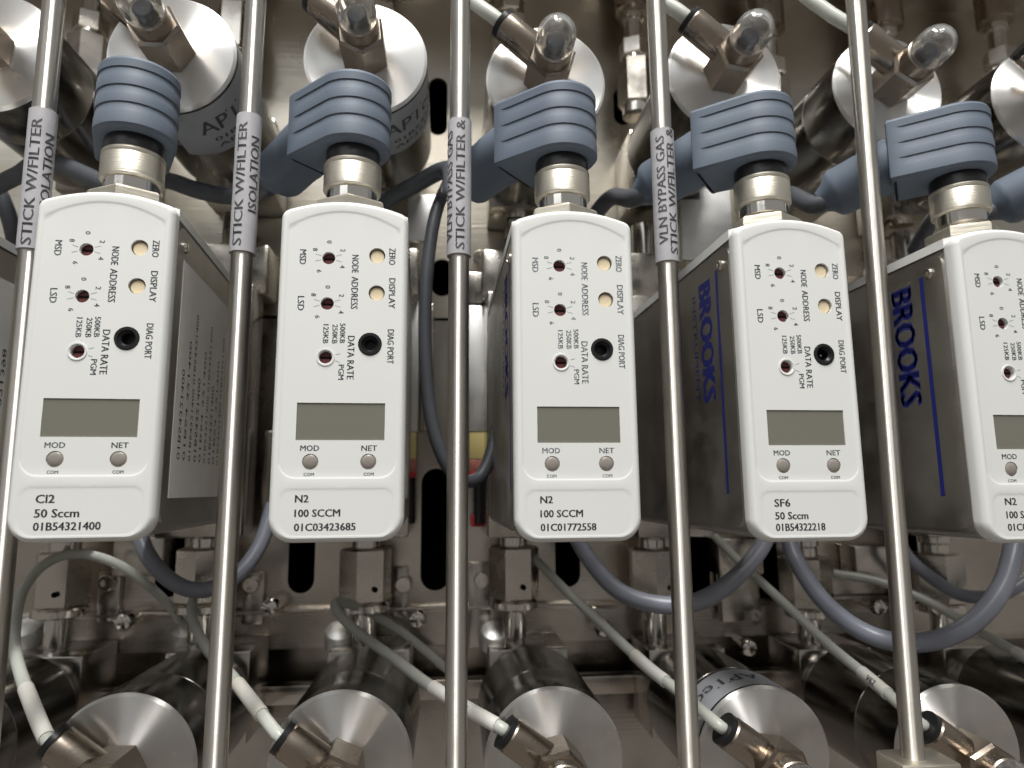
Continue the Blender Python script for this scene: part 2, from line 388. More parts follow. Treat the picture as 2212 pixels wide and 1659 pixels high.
ME_PRINT = face_print()
def label_print(lines):
    mb = MB(); hh = 89.9
    for (t, y, sz, ln) in lines: put_text(mb, t, sz, lambda u, v: Vector((-8.85+u, y+v, hh)), length=ln, align='l', bold=0.07)
    return mb.mesh('gas_label', 'ink', flip=False)
def dial_me():
    mb = MB().lathe([(1.44, -2.6), (1.44, -1.15), (1.30, -1.0)], (0, 0, FH), (0, 0, 1), 24)
    return mb
ME_DIAL, ME_SLOT = [], []
for i, (x, y) in enumerate(DIALS):
    ME_DIAL.append(MB().lathe([(1.44, -2.35), (1.44, -1.15), (1.28, -0.98)], (x, y, FH), (0, 0, 1), 24).mesh('rotary_dial', 'dial'))
    ME_SLOT.append(MB().box(x-1.1, x+1.1, y-0.22, y+0.22, FH-1.0, FH-0.9).mesh('slot_shade', 'shade'))  # raised near-black bar, the slot's shade put into its colour
x, y = DIALS[2]
ME_DRING = MB().lathe([(2.05, -0.05), (2.0, 0.18), (1.7, 0.18), (1.58, -0.05)], (x, y, FH), (0, 0, 1), 32, cap0=False, cap1=False).mesh('dial_ring', 'white')
ME_BTN = [MB().lathe([(1.6, -1.95), (1.6, -0.75), (1.45, -0.6)], (x, y-0.12, FH), (0, 0, 1), 28).mesh('push_button', 'cream') for x, y in BTNS]
ME_PORT = MB().lathe([(2.62, -2.9), (2.62, -0.1), (2.45, 0.25), (1.95, 0.25), (1.75, -0.1), (1.3, -0.5), (1.2, -2.6), (0.01, -2.6)], (*PORT, FH), (0, 0, 1), 36, cap1=False).mesh('diagnostic_port', 'black')
ME_PIN = MB().lathe([(0.35, -2.6), (0.35, -1.6), (0.2, -1.4)], (*PORT, FH), (0, 0, 1), 12).mesh('contact_pin', 'polish')
ME_LED = [MB().lathe([(1.72, -1.1), (1.72, -0.25), (1.5, -0.05), (0.9, 0.1), (0.3, 0.15)], (x, y, FH), (0, 0, 1), 24).mesh('status_lamp', 'led') for x, y in LEDS]
ME_LCD = MB().box(LCD[0]+0.02, LCD[1]-0.02, LCD[2]+0.02, LCD[3]-0.02, FH-0.48, FH-0.22, 0.05, 1).mesh('display_window', 'lcd')
HCN = 77.0
DXC = 0.4
def yl(prof, m, name, n=36, rot=0.0, x=0.0): return MB().lathe(prof, (x, HT, HCN), (0, 1, 0), n, rot).mesh(name, m)
ME_CHEX = yl([(9.3, -2.4), (9.3, 3.0), (8.7, 3.6)], 'nickel', 'connector_nut', 6, R(30))
ME_CNECK = yl([(5.7, 3.0), (5.7, 4.0), (5.45, 4.2), (5.7, 4.4), (5.45, 4.6), (5.7, 4.8), (5.7, 7.6)], 'polish', 'threaded_neck')
ME_BASE = MB().box(-14, 14, -5, HT+6, -20, -0.3, 0.8).mesh('base_block', 'block')
CTRL = [  # index, yaw, y of the foot, label, label lines
 (0, 2.0, -10.0, 'flow controller of which only a dark steel side shows at the left edge', None),
 (1, 4.5, -10.2, 'white flow controller marked Cl2, 50 Sccm, the leftmost whole one', [("Cl2", 8.3, 2.5, 3.6), ("50 Sccm", 5.3, 2.5, 8.6), ("01B54321400", 2.6, 2.4, 13.0)]),
 (2, 2.4, -11.0, 'white flow controller marked N2, 100 SCCM, right after the Cl2 one', [("N2", 8.7, 2.3, 2.8), ("100 SCCM", 5.6, 2.3, 9.6), ("01C03423685", 2.6, 2.3, 13.0)]),
 (3, 1.2, -11.7, 'white flow controller marked N2, 100 SCCM, next to the SF6 one', [("N2", 8.7, 2.3, 2.8), ("100 SCCM", 5.6, 2.3, 9.6), ("01C01772558", 2.6, 2.3, 12.6)]),
 (4, 1.8, -12.4, 'white flow controller marked SF6, 50 Sccm, its blue maker name on its shaded side', [("SF6", 8.1, 2.5, 3.8), ("50 Sccm", 5.2, 2.4, 8.0), ("01B54322218", 2.6, 2.4, 12.0)]),
 (5, 3.0, -13.5, 'white flow controller cut off by the right edge, blue name on its side', [("N2", 9.0, 2.4, 3.0), ("100 SCCM", 5.9, 2.4, 9.6), ("01C01772560", 3.0, 2.4, 13.0)]),
 (6, 3.0, -13.5, 'flow controller hidden beyond the right edge of the row', None)]
def rot_y(v, a):   # yaw in design space (turning the object about y)
    c, s = math.cos(a), math.sin(a)
    w = Vector((v[0], -v[2], v[1])); w = Vector((c*w.x-s*w.y, s*w.x+c*w.y, w.z)); return Vector((w.x, w.z, -w.y))
PLUGAT = []
CPX = {1: -78.3, 2: -25.0, 3: 28.8, 4: 83.3, 5: 140.2}
for (i, yw, fy, lab, lines) in CTRL:
    a = R(yw)
    front = Vector((CPX.get(i, CX[i]-0.0 if i else -131.0), fy, HF))
    base = front-rot_y(Vector((0, 0, HF)), a); 
    t = thing('mass_flow_controller', lab, 'flow controller', base, a, 'white mass flow controllers in a row')
    add('housing', ME_HOUSING, t); c_ = add('front_cover', ME_COVER, t); w_ = c_.modifiers.new('weighted_normals', 'WEIGHTED_NORMAL'); w_.keep_sharp = True; w_.weight = 80; add('top_lid', ME_LID, t); add('base_block', ME_BASE, t)
    for sg in (-1, 1):
        p = add('side_panel', ME_SIDE[sg], t); add('screw', ME_SSCR[sg], p)
        if sg < 0: add('maker_name', ME_NAME, p)
        else:
            ser = lines[2][0] if lines else "01B54321398"
            q = add('serial_sticker', ME_STK, p); add('sticker_print', side_rows(ser), p)
    for k in range(3):
        p = add('rotary_dial', ME_DIAL[k], t); add('slot_shade', ME_SLOT[k], p)
    add('dial_ring', ME_DRING, t)
    for m_e in ME_BTN: add('push_button', m_e, t)
    p = add('diagnostic_port', ME_PORT, t)
    if i == 4: add('contact_pin', ME_PIN, p)
    for m_e in ME_LED: add('status_lamp', m_e, t)
    add('display_window', ME_LCD, t); add('face_lettering', ME_PRINT, t)
    if lines: add('gas_label', label_print(lines), t)
    add('connector_nut', ME_CHEX, t); add('threaded_neck', ME_CNECK, t)
    PLUGAT.append((base, a))

# ================================================================ blue cable plugs
def boot_mesh():
    mb = MB(); r = 9.4; P = []; tail = 16.0; hw = 8.8
    # plan outline in (along tail, across), barrel centre at 0; tail goes along +a
    n = 30
    for i in range(n+1):                    # half round nose
        t = math.pi/2+math.pi*i/n
        P.append((r*math.cos(t), r*math.sin(t), math.cos(t), math.sin(t)))
    m = 8
    for i in range(1, m+1): P.append(((tail-0.9)*i/m, -(r+(hw-r)*i/m), 0.0, -1.0))
    P.append((tail-0.25, -hw+0.25, 0.7, -0.7))
    for i in range(5): P.append((tail, -hw+0.9+(2*hw-1.8)*i/4, 1.0, 0.0))
    P.append((tail-0.25, hw-0.25, 0.7, 0.7))
    for i in range(m, 0, -1): P.append(((tail-0.9)*i/m, (r+(hw-r)*i/m), 0.0, 1.0))
    Hh = 18.6
    lev = [(0.0, 1.6, 0), (0.25, 0.7, 0), (0.9, 0.0, 0)]
    top = Hh
    marks = []
    for f in (0.83, 0.58, 0.34):            # groove tops measured from below
        marks.append(f*Hh)
    seq = [(0.0, 1.6, 0), (0.3, 0.6, 0), (1.0, 0.0, 0)]
    for y in sorted(marks):
        seq += [(y-2.35, 0.0, 0), (y-2.15, 0.0, 0.22), (y-0.5, 0.0, 0.85), (y-0.14, 0.0, 1.0), (y, 0.0, 0.0)]
    seq += [(Hh-1.2, 0.0, 0), (Hh-0.4, 0.4, 0), (Hh, 1.3, 0)]
    rings = []
    for (y, inset, g) in seq:
        ring = []
        for (pa, pc, na, nc) in P:
            k = 1.0 if pa < 11.5 else max(0.0, 1-(pa-11.5)/1.5)
            d = inset+0.30*g*k
            ring.append(Vector((-(pa-na*d), y, pc-nc*d)))
        rings.append(mb.ring(ring))
    for a, b in zip(rings, rings[1:]): mb.bridge(a, b)
    mb.bm.faces.new(rings[0][::-1]); mb.bm.faces.new(rings[-1])
    return mb.mesh('boot', 'boot', 24)
ME_BOOT = boot_mesh()
def tail_mesh():
    mb = MB()
    mb.lathe([(7.7, -1), (7.7, 6.5), (7.45, 7.0), (7.3, 15.5), (6.6, 17), (4.6, 18.5), (3.2, 21)], (-15.4, 8.6, 0), (-1, -0.36, 0), 28)
    return mb.mesh('strain_relief', 'boot')
ME_TAIL = tail_mesh()
# collar stack under the boot, y measured from the underside of the boot
ME_RING = MB().lathe([(6.2, -8.8), (6.9, -8.7), (7.2, -8.3), (7.2, -3.0), (7.05, -2.7), (7.2, -2.4), (7.2, -1.7), (6.8, -1.3)], (0, 0, 0), (0, 1, 0), 48).mesh('coupling_ring', 'nickel')
ME_RING2 = MB().lathe([(5.9, -11.9), (6.3, -11.7), (6.3, -8.5), (5.9, -8.3)], (0, 0, 0), (0, 1, 0), 40).mesh('lock_ring', 'polish')
ME_ORING = MB().lathe([(6.4, -2.0), (6.9, -1.4), (6.9, 1.4), (6.2, 3.6)], (0, 0, 0), (0, 1, 0), 36).mesh('seal_ring', 'black')
PLUG = {1: (64, 'blue-grey cable plug on the Cl2 controller, turned away to the back'),
        2: (40, 'blue-grey ribbed cable plug on the N2 controller next to the Cl2 one'),
        3: (39, 'blue-grey ribbed cable plug on the N2 controller next to the SF6 one'),
        4: (37, 'blue-grey ribbed cable plug standing on the SF6 controller'),
        5: (36, 'rightmost whole blue-grey cable plug, right of the unlabelled rod'),
        6: (36, 'blue-grey cable plug at the right edge, only its tail in view')}
CABLE_END = {1: [(110, 350, 34), (40, 378, 26), (-40, 420, 20), (-120, 470, 10)], 2: [(505, 424, 34), (430, 412, 26), (350, 388, 18), (270, 400, 8)],
             3: [(968, 366, 38), (895, 400, 30), (825, 446, 20), (780, 520, 2)], 4: [(1325, 425, 34), (1295, 452, 25), (1262, 505, 10)],
             5: [(1700, 420, 38), (1680, 465, 28), (1668, 540, 10)], 6: [(2090, 420, 36), (2020, 470, 24), (1975, 540, 8)]}
for i in range(1, 7):
    base, a = PLUGAT[i]; yw, lab = PLUG[i]
    org = base+rot_y(Vector((0, HT+15.8+{3: 0.3, 4: 0.8, 5: 1.2}.get(i, 0.0), HCN)), a)
    b = R(-yw)
    t = thing('cable_plug', lab, 'plug', org, b, 'blue-grey cable plugs')
    add('boot', ME_BOOT, t, (0, 2.1, 0)); add('strain_relief', ME_TAIL, t, (0, 2.1, 0)); add('coupling_ring', ME_RING, t); add('lock_ring', ME_RING2, t); add('seal_ring', ME_ORING, t)
    d = Vector((-1, -0.36, 0)).normalized()
    s0 = Vector((-15.4, 10.7, 0))+d*16; s1 = Vector((-15.4, 10.7, 0))+d*22.5
    pts = [s0, s1]
    for q in CABLE_END[i]: pts.append(rot_y(at(*q)-org, -b))
    add('cable', MB().tube(pts, 2.75, 16).mesh('cable', 'cable'), t)

# ================================================================ steel rods with printed sleeves
RX = [-103.6, -52.0, 1.6, 56.2, 112.6]; HR = 76.0
RODLAB = ['steel rod left of the Cl2 controller, sleeve printed STICK W/FILTER ISOLATION', 'steel rod between the Cl2 and N2 controllers, its sleeve reading ISOLATION',
          'steel rod between the two N2 controllers, sleeve printed STICK W/FILTER', 'steel rod with a sleeve printed VLN BYPASS GAS', 'plain steel rod without a sleeve, left of the rightmost controller']
SLV = [((245, 545), None), ((255, 550), None), ((265, 555), None), ((286, 569), None), None]
TXT = [[("STICK W/FILTER", -0.42, 0, 32.5), ("ISOLATION", 0.62, 9.0, 20)], [("STICK W/FILTER", -0.5, 0.5, 32.5), ("ISOLATION", 0.60, 9.5, 20)],
       [("VLN BYPASS GAS", -0.95, 2.5, 30), ("STICK W/FILTER &", 0.1, 0.3, 35)], [("VLN BYPASS GAS", -0.2, 3.6, 30), ("STICK W/FILTER &", 0.72, 1.0, 35)]]
RTOP = [(121, -40), (555, -40), (995, -40), (1415, -40), (1845, -40)]
RBOT = [(-42, 1720), (461, 1720), (984, 1720), (1492, 1720), (1972, 1640)]
for i in range(5):
    a, b = at(*RTOP[i], HR), at(*RBOT[i], HR)
    t = thing('steel_rod', RODLAB[i], 'rod', b, 0, 'vertical steel rods in front of the valves')
    ax = (a-b); ln = ax.length; ax.normalize()
    add('shaft', MB().lathe([(2.3, 0), (2.62, 0.4), (2.62, ln)], (0, 0, 0), ax, 40).mesh('shaft', 'rod'), t)
    if SLV[i]:
        (y0, y1), _ = SLV[i]
        px0 = RTOP[i][0]
        p1 = at(px0, y0, HR).y; p0 = at(px0, y1, HR).y
        q0 = b+ax*((p0-b.y)/ax.y); L2 = (p1-p0)/ax.y
        rs_ = 3.12
        sl = add('label_sleeve', MB().lathe([(2.65, 0), (rs_, 0.06), (rs_, L2-0.06), (2.65, L2)], q0-b, ax, 40, cap0=False, cap1=False).mesh('label_sleeve', 'sleeve'), t)
        mb = MB(); vx = (CAMH-HR); face = math.atan2(-q0.x, vx)     # the print is turned to the front
        for (tx, off, st, l2) in TXT[i]:
            put_text(mb, tx, 3.3, lambda u, v: q0-b+ax*(u+st+0.8)+Vector((rs_+0.05)*Vector((math.sin(off+face+(-v+1.1)/rs_), 0, math.cos(off+face+(-v+1.1)/rs_)))), length=l2, align='l', bold=0.10, fine=True)
        add('lettering', mb.mesh('lettering', 'ink', flip=False), sl)
    if i == 4:
        c = Vector((0, 0, 0))
        add('end_clamp', MB().box(-6, 9, -7, 0.5, -6, 5, 0.8).mesh('end_clamp', 'nickel'), t)

# ================================================================ pneumatic valves
RV = 18.3; HV = 54.0
ME_VBODY = MB().lathe([(12.5, -24), (12.5, -10), (13.2, -9), (13.2, -2), (15.5, 2), (RV-0.1, 4), (RV-0.1, 33.6), (RV-0.35, 33.8), (RV-0.1, 34), (RV, 34.2), (RV, 53.0)], (0, 0, 0), (0, 0, 1), 72).mesh('barrel', 'chrome')
ME_VCAP = MB().lathe([(RV+0.02, 52.9), (RV+0.02, 53.3), (RV-0.7, 54.0)], (0, 0, 0), (0, 0, 1), 72).mesh('end_face', 'turned', 20)
ME_VBLK = MB().box(-14, 14, -15, 15, -31, -6, 0.7).mesh('valve_block', 'block')
def hexprof(r): return [(r*0.93, HV), (r, HV+0.6), (r, HV+12.0), (r*0.9, HV+13.0)]
ME_VHEX = MB().lathe(hexprof(7.2), (0, 0, 0), (0, 0, 1), 6, R(8)).mesh('hex_fitting', 'brown', 20)
ME_VCOL = MB().lathe([(5.4, HV+12.8), (5.4, HV+17.2), (5.0, HV+17.6)], (0, 0, 0), (0, 0, 1), 32).mesh('indicator_collar', 'brown')
_arc = lambda r, hh: [(r*math.cos(R(a)), HV+21.5+hh*math.sin(R(a))) for a in (15, 30, 45, 60, 75, 87)]
ME_VDOME = MB().lathe(_arc(4.3, 4.6)[::-1]+[(4.3, HV+21.5), (4.3, HV+17.7), (5.1, HV+17.7), (5.4, HV+18.4), (5.4, HV+21.5)]+_arc(5.4, 5.7), (0, 0, 0), (0, 0, 1), 36).mesh('indicator_dome', 'clear')
ME_VPIN = MB().lathe([(2.9, HV+17.5), (2.9, HV+19.0), (2.3, HV+19.5)], (0, 0, 0), (0, 0, 1), 24).mesh('indicator_pin', 'black')
HFIT = HV+8.5
def elbow(ang, l0, l1, hf):
    d = Vector((math.cos(R(ang)), math.sin(R(ang)), 0)); o = Vector((0, 0, hf))
    a = MB().lathe([(4.3, l0), (4.5, l0+0.4), (4.5, l1-0.6), (4.1, l1)], o, d, 32).mesh('tube_fitting', 'brown')
    b = MB().lathe([(4.15, l1-0.2), (4.35, l1), (4.35, l1+1.4), (2.2, l1+1.5)], o, d, 32).mesh('release_collar', 'black')
    return a, b, o+d*(l1+0.5), d
FA, FB, FEND_UP, FD_UP = elbow(139, 4, 17.5, HFIT)
GA, GB, FEND_LO, FD_LO = elbow(144, 4, 15.5, HFIT-2.5)
def wrap_sticker(a0, a1, h0, h1, m):
    mb = MB(); n = 24; r = RV+0.05
    A = [Vector((r*math.cos(R(a0+(a1-a0)*i/n)), r*math.sin(R(a0+(a1-a0)*i/n)), h0)) for i in range(n+1)]
    a = mb.ring(A); b = mb.ring([p+Vector((0, 0, h1-h0)) for p in A]); mb.bridge(a, b, False); return mb.mesh('maker_sticker', m)
def wrap_text(rows):
    mb = MB(); r = RV+0.08
    for (t, sz, a0, h0, ln) in rows:
        def fn(u, v, a0=a0, h0=h0):
            g = R(a0)+u/r; return Vector((r*math.cos(g), r*math.sin(g), h0+v))
        put_text(mb, t, sz, fn, length=ln, align='l', bold=0.12, fine=True)
    return mb.mesh('sticker_print', 'ink', flip=False)
ME_STU = wrap_sticker(-100, 20, 28, 52, 'greysticker'); ME_STUT = wrap_text([("APTech", 9.5, -74, 39.5, 26), ("01B54321", 3.0, -66, 34.5, 20), ("AP3550", 3.0, -66, 31.0, 18)])
ME_STL = wrap_sticker(60, 195, 36, 52, 'greysticker'); ME_STLT = wrap_text([("APTech", 8.0, 78, 41, 24)])
UPXY = [(-131.7, 125.1), (-82.2, 126.9), (-26.3, 128.3), (28.2, 123.4), (84.7, 128.0), (138.9, 126.3), (193.0, 124.7)]
LOXY = [(-136.0, -68.5), (-81.8, -68.4), (-28.0, -69.4), (27.3, -70.3), (84.6, -71.8), (140.1, -73.2), (196, -74)]
UPLAB = ['upper valve cut off by the left edge', 'upper valve with a maker sticker below its bright face, behind the leftmost blue plug', 'upper valve behind the second blue plug from the left',
         'upper valve behind the middle blue plug', 'upper valve between the VLN BYPASS GAS rod and the unlabelled rod', 'upper valve half hidden by the unlabelled rod at the right', 'upper valve cut off by the right edge']
LOLAB = ['lower valve beyond the lower left corner', 'lower valve in the bottom left corner, under the Cl2 controller', 'lower valve at the bottom, under the N2 controller next to the Cl2 one', 'lower valve at the bottom centre, right of the middle rod',
         'lower valve with a grey maker sticker on its barrel, under the SF6 controller', 'lower valve in the bottom right corner behind the unlabelled rod', 'lower valve beyond the lower right corner, only its barrel showing']
def valve(x, y, lab, grp, fit, i, low):
    t = thing('pneumatic_valve', lab, 'valve', (x, y, 0), 0, grp)
    p = add('barrel', ME_VBODY, t); add('end_face', ME_VCAP, t); add('valve_block', ME_VBLK, t)
    h = add('hex_fitting', ME_VHEX, t); h.rotation_euler = (0, R((i*23) % 60-14), 0)
    add('indicator_collar', ME_VCOL, t); d = add('indicator_dome', ME_VDOME, t); add('indicator_pin', ME_VPIN, d)
    f = add('tube_fitting', fit[0], t); add('release_collar', fit[1], f)
    if not low and i in (1, 2): add('maker_sticker', ME_STU, p); add('sticker_print', ME_STUT, p)
    if low and i == 4: add('maker_sticker', ME_STL, p); add('sticker_print', ME_STLT, p)
    return t
for i, (x, y) in enumerate(UPXY): valve(x, y, UPLAB[i], 'upper row of pneumatic valves', (FA, FB), i, False)
for i, (x, y) in enumerate(LOXY): valve(x, y, LOLAB[i], 'lower row of pneumatic valves', (GA, GB), i, True)

# ================================================================ gas lines: gland nuts, tubes, blocks
HN = -16.0
ME_NUT = MB().lathe([(8.6, -9.5), (9.4, -8.9), (9.4, 8.6), (8.4, 9.4)], (0, 0, HN), (0, 1, 0), 6, R(12)).mesh('hex_nut', 'steel', 20)
ME_HOLE = MB().lathe([(0.95, 0.0), (0.95, 0.12)], (3.6, -4.6, HN+8.55), (0.35, 0, 1), 16).mesh('weep_hole_shade', 'shade')  # flat near-black disc paints the shade inside the hole
ME_GLAND = MB().lathe([(7.6, -13.2), (8.9, -12.6), (8.9, -10.4), (8.0, -9.6)], (0, 0, HN), (0, 1, 0), 40).mesh('gland_ring', 'polish')
ME_STUB = MB().lathe([(3.9, -33), (3.9, -23.5), (4.3, -23), (4.3, -13)], (0, 0, HN), (0, 1, 0), 28).mesh('tube_stub', 'polish')
ME_COLL = MB().lathe([(5.0, 9.0), (5.0, 12.5), (4.6, 13), (5.6, 13.3), (5.6, 19), (5.2, 20)], (0, 0, HN), (0, 1, 0), 32).mesh('gland_collar', 'polish')
NUTX = [-135.7, -88.0, -31.0, 23.3, 76.0, 135.8, 190]; NUTY = [-29.2, -28.8, -29.8, -30.0, -31.5, -35.5, -35]
for i in range(7):
    t = thing('gland_fitting', 'hex gland fitting below the ' + ['controller at the left edge, beside a looped white tube', 'Cl2 controller, behind the rod', 'N2 controller next to the Cl2 one', 'N2 controller next to the SF6 one',
              'SF6 controller, behind the looped grey cable', 'rightmost controller, behind the drooping cable', 'row end beyond the right edge'][i], 'fitting', (NUTX[i], NUTY[i], 0), R([-8, 20, 6, -6, 10, 24, 0][i]), 'gland fittings under the controllers')
    # keep the nut on its own axis when turned
    t.location = W3(Vector((NUTX[i], NUTY[i], HN))-rot_y(Vector((0, 0, HN)), R([-8, 20, 6, -6, 10, 24, 0][i])))
    n = add('hex_nut', ME_NUT, t); add('weep_hole_shade', ME_HOLE, n); add('gland_ring', ME_GLAND, t); add('tube_stub', ME_STUB, t); add('gland_collar', ME_COLL, t)
ME_UNUT = MB().lathe([(6.9, -12), (7.5, -11.4), (7.5, 7.4), (6.9, 8)], (0, 0, HN), (0, 1, 0), 6, R(20)).mesh('long_nut', 'steel', 20)
ME_UNUT2 = MB().lathe([(5.9, 10), (6.4, 10.5), (6.4, 17), (5.9, 17.5)], (0, 0, HN), (0, 1, 0), 6, R(5)).mesh('short_nut', 'steel', 20)
ME_USTEM = MB().lathe([(5.8, -16), (5.8, -12), (5.0, 8), (5.0, 10), (3.6, 17.5), (3.6, 27), (4.6, 27.3), (4.6, 31)], (0, 0, HN), (0, 1, 0), 28).mesh('stem', 'polish')
ME_UCAN = MB().lathe([(6.2, 31), (7.2, 31.6), (7.2, 62), (6.8, 62.6)], (0, 0, HN), (0, 1, 0), 36).mesh('filter_can', 'brown')
UPN = [(190, 125), (510, 60), (818, 60), (1100, 80), (1372, 175), (1668, 215), (1928, 205), (2168, 190)]
for i, (px, py) in enumerate(UPN):
    c = at(px, py, HN); c.z = 0
    lb = ['at the upper left, between the cut-off valve and the stickered valve', 'at the top, left of the second rod', 'hidden behind the second upper valve', 'hidden behind the middle upper valve',
          'at the top, just left of the VLN BYPASS GAS rod', 'at the top, between the fourth and fifth upper valves', 'at the top, right of the unlabelled rod', 'in the upper right corner'][i]
    yw = R([15, 40, 0, 0, 30, 10, 25, 5][i])
    t = thing('filter_fitting', 'upright filter fitting ' + lb, 'fitting', Vector((c.x, c.y, HN))-rot_y(Vector((0, 0, HN)), yw), yw, 'filter fittings behind the upper valves')
    for nm, m_e in (('long_nut', ME_UNUT), ('short_nut', ME_UNUT2), ('stem', ME_USTEM), ('filter_can', ME_UCAN)): add(nm, m_e, t)
# bright blocks where the lines enter the controllers from above
ME_IB = MB().box(-15, 15, -10, 10, -29, -13, 1.6).mesh('block_body', 'steel')
ME_IN = MB().lathe([(8.2, -19), (8.8, -18.4), (8.8, -11), (8.2, -10)], (0, 0, -21), (0, 1, 0), 6, R(10)).mesh('outlet_nut', 'steel', 20)
ME_IT = MB().lathe([(5, 9.8), (5, 24)], (0, 0, -21), (0, 1, 0), 28).mesh('inlet_tube', 'polish')
for i in range(7):
    x = NUTX[i]+3; t = thing('inlet_block', 'bright metal inlet block behind the top of the ' + ['controller at the left edge', 'Cl2 controller', 'N2 controller next to the Cl2 one', 'N2 controller next to the SF6 one', 'SF6 controller', 'rightmost controller', 'row end beyond the right edge'][i], 'block', (x, 84, 0), 0, 'inlet blocks above the controllers')
    add('block_body', ME_IB, t); add('outlet_nut', ME_IN, t); add('inlet_tube', ME_IT, t)
# added domes standing in for glare on the tube elbows
ME_GLARE_DOME = MB().lathe([(6.2, 0), (6.2, 4.5), (5.4, 6.2), (3.6, 7.3), (1.4, 7.7)], (0, 0, 0), (0, 1, 0.55), 32).mesh('dome', 'alu')
for k, (px, py, lb) in enumerate(((60, 1385, 'left corner, beside the looped white tube'), (412, 1385, 'second stub, left of the second rod'), (738, 1390, 'kinked white tube'), (1070, 1390, 'stub just right of the middle rod'))):
    single('glare_dome', ME_GLARE_DOME, 'added glare stand-in, bright metal boss at the ' + lb, 'dome', 'added domes standing in for glare', at(px, py, -24))
# socket screws on the panel
ME_SC = MB().lathe([(3.0, 0), (3.0, 2.8), (2.7, 3.2), (1.7, 3.2), (1.6, 1.6)], (0, 0, 0), (0, 0, 1), 24).mesh('socket_screw', 'polish')
for (px, py, lb) in ((236, 1258, 'right of the leftmost gland fitting'), (546, 1262, 'just right of the second rod'), (1038, 560, 'high on the panel right of the middle rod'), (1040, 1252, 'left of the hex nut with a hole'), (872, 1262, 'right of the gland fitting under the second controller'), (1625, 1330, 'below the SF6 controller')):
    p = at(px, py, HP+3)
    single('socket_screw', ME_SC, 'small socket head screw ' + lb, 'screw', 'socket head screws', p)
# brackets: small angle plates behind the nuts
def plate(name, px0, px1, py0, py1, h, d, m, label, cat, grp=None, bev=0.6):
    a, b = at(px0, py1, h), at(px1, py0, h)
    single(name, MB().box(0, b.x-a.x, 0, b.y-a.y, -d, 0, bev).mesh(name, m), label, cat, grp, (a.x, a.y, h))
for (px0, px1, py0, py1, lb) in ((205, 262, 1235, 1345, 'beside the leftmost gland fitting'), (520, 572, 1235, 1350, 'right of the second rod'), (845, 882, 1225, 1335, 'right of the second gland fitting'), (1012, 1060, 1215, 1400, 'right of the middle rod')):
    plate('angle_bracket', px0, px1, py0, py1, HP+2.9, 2.7, 'block', 'small upright steel bracket ' + lb, 'bracket', 'steel brackets on the panel')
plate('support_plate', 1475, 1578, 408, 560, -6, 3, 'alu', 'bright steel plate behind the upper left of the SF6 controller', 'plate')
plate('support_plate', 880, 945, 420, 520, -12, 3, 'alu', 'bright steel plate right of the top of the second controller', 'plate')
plate('support_plate', 1560, 1640, 1235, 1345, -26, 4, 'block', 'dull steel plate below the SF6 controller', 'plate')
plate('spacer_plate', 1008, 1062, 588, 655, -22, 8, 'block', 'small steel spacer plate under the screw right of the middle rod', 'plate')
plate('spacer_plate', 560, 600, 930, 1140, -18, 10, 'block', 'dark upright steel plate left of the second controller', 'plate')
plate('spacer_plate', 1062, 1100, 1180, 1215, -26, 5, 'block', 'small steel plate above the hex nut right of the middle rod', 'plate')
plate('support_plate', 905, 938, 655, 930, -28, 2.5, 'panel', 'golden steel strip left of the middle rod behind the dark cable', 'plate')
ME_STUD = MB().lathe([(2.4, 0), (2.4, 9), (3.3, 9.1), (3.3, 11.5), (2.7, 13), (1.2, 13.6)], (0, 0, 0), (0, 0, 1), 24).mesh('dome_nut_stud', 'polish')
for (px, py, lb) in ((300, 1330, 'under the Cl2 controller, left of the drooping cable'), (600, 1300, 'between the second rod and the kinked white tube'), (905, 1325, 'left of the middle rod, low on the panel'), (1290, 1345, 'left of the VLN BYPASS GAS rod'), (1590, 1385, 'low on the panel, left of the thick cable loop'), (1860, 1300, 'left of the unlabelled rod')):
    single('dome_nut_stud', ME_STUD, 'short stud with a domed nut ' + lb, 'stud', 'domed studs on the lower panel', at(px, py, HP))
ME_MAN = MB().box(-9, 9, -7, 7, -31.9, -20, 0.9).mesh('manifold_block', 'steel')
for (px, py, lb) in ((310, 1200, 'under the right corner of the Cl2 controller'), (1590, 1200, 'under the left corner of the SF6 controller'), (1880, 1215, 'left of the unlabelled rod, under the SF6 controller')):
    single('manifold_block', ME_MAN, 'small machined steel block ' + lb, 'block', 'small blocks below the controllers', at(px, py, -25)+Vector((0, 0, 25)))
# aluminium bars ending in yellow and red tips
for (px0, px1, y0, h, lb) in ((872, 906, 640, -22, 'left of the middle rod'), (1012, 1057, 660, -20, 'right of the middle rod')):
    a, b = at(px0, 932, h), at(px1, y0, h); w = b.x-a.x
    t = thing('sensor_bar', 'narrow aluminium bar with yellow and red tip just ' + lb, 'sensor', (a.x, a.y, h), 0, 'aluminium sensor bars')
    add('bar', MB().box(0, w, 0, b.y-a.y, -5, 0, 0.5).mesh('bar', 'alu'), t)
    c, d, e_ = at(px0, 992, h).y-a.y, at(px0, 1018, h).y-a.y, at(px0, 1132, h).y-a.y
    add('yellow_tip', MB().box(0.3, w-0.6, c, -0.02, -5, -0.4, 0.4).mesh('yellow_tip', 'yellow'), t)
    add('faded_band', MB().box(0.3, w-0.6, d, c-0.02, -5, -0.4, 0.4).mesh('faded_band', 'pink'), t)
    add('red_band', MB().box(0.3, w-0.6, d-2.5, d-0.02, -5, -0.2, 0.4).mesh('red_band', 'red'), t)
    add('black_stem', MB().lathe([(1.9, d-2.4), (1.9, e_)], (w*0.5, 0, -2.8), (0, 1, 0), 20).mesh('black_stem', 'black'), t)
plate('red_tag', 1018, 1088, 1112, 1138, -24, 1.5, 'red', 'small red tag below the right sensor bar', 'tag', None, 0.3)

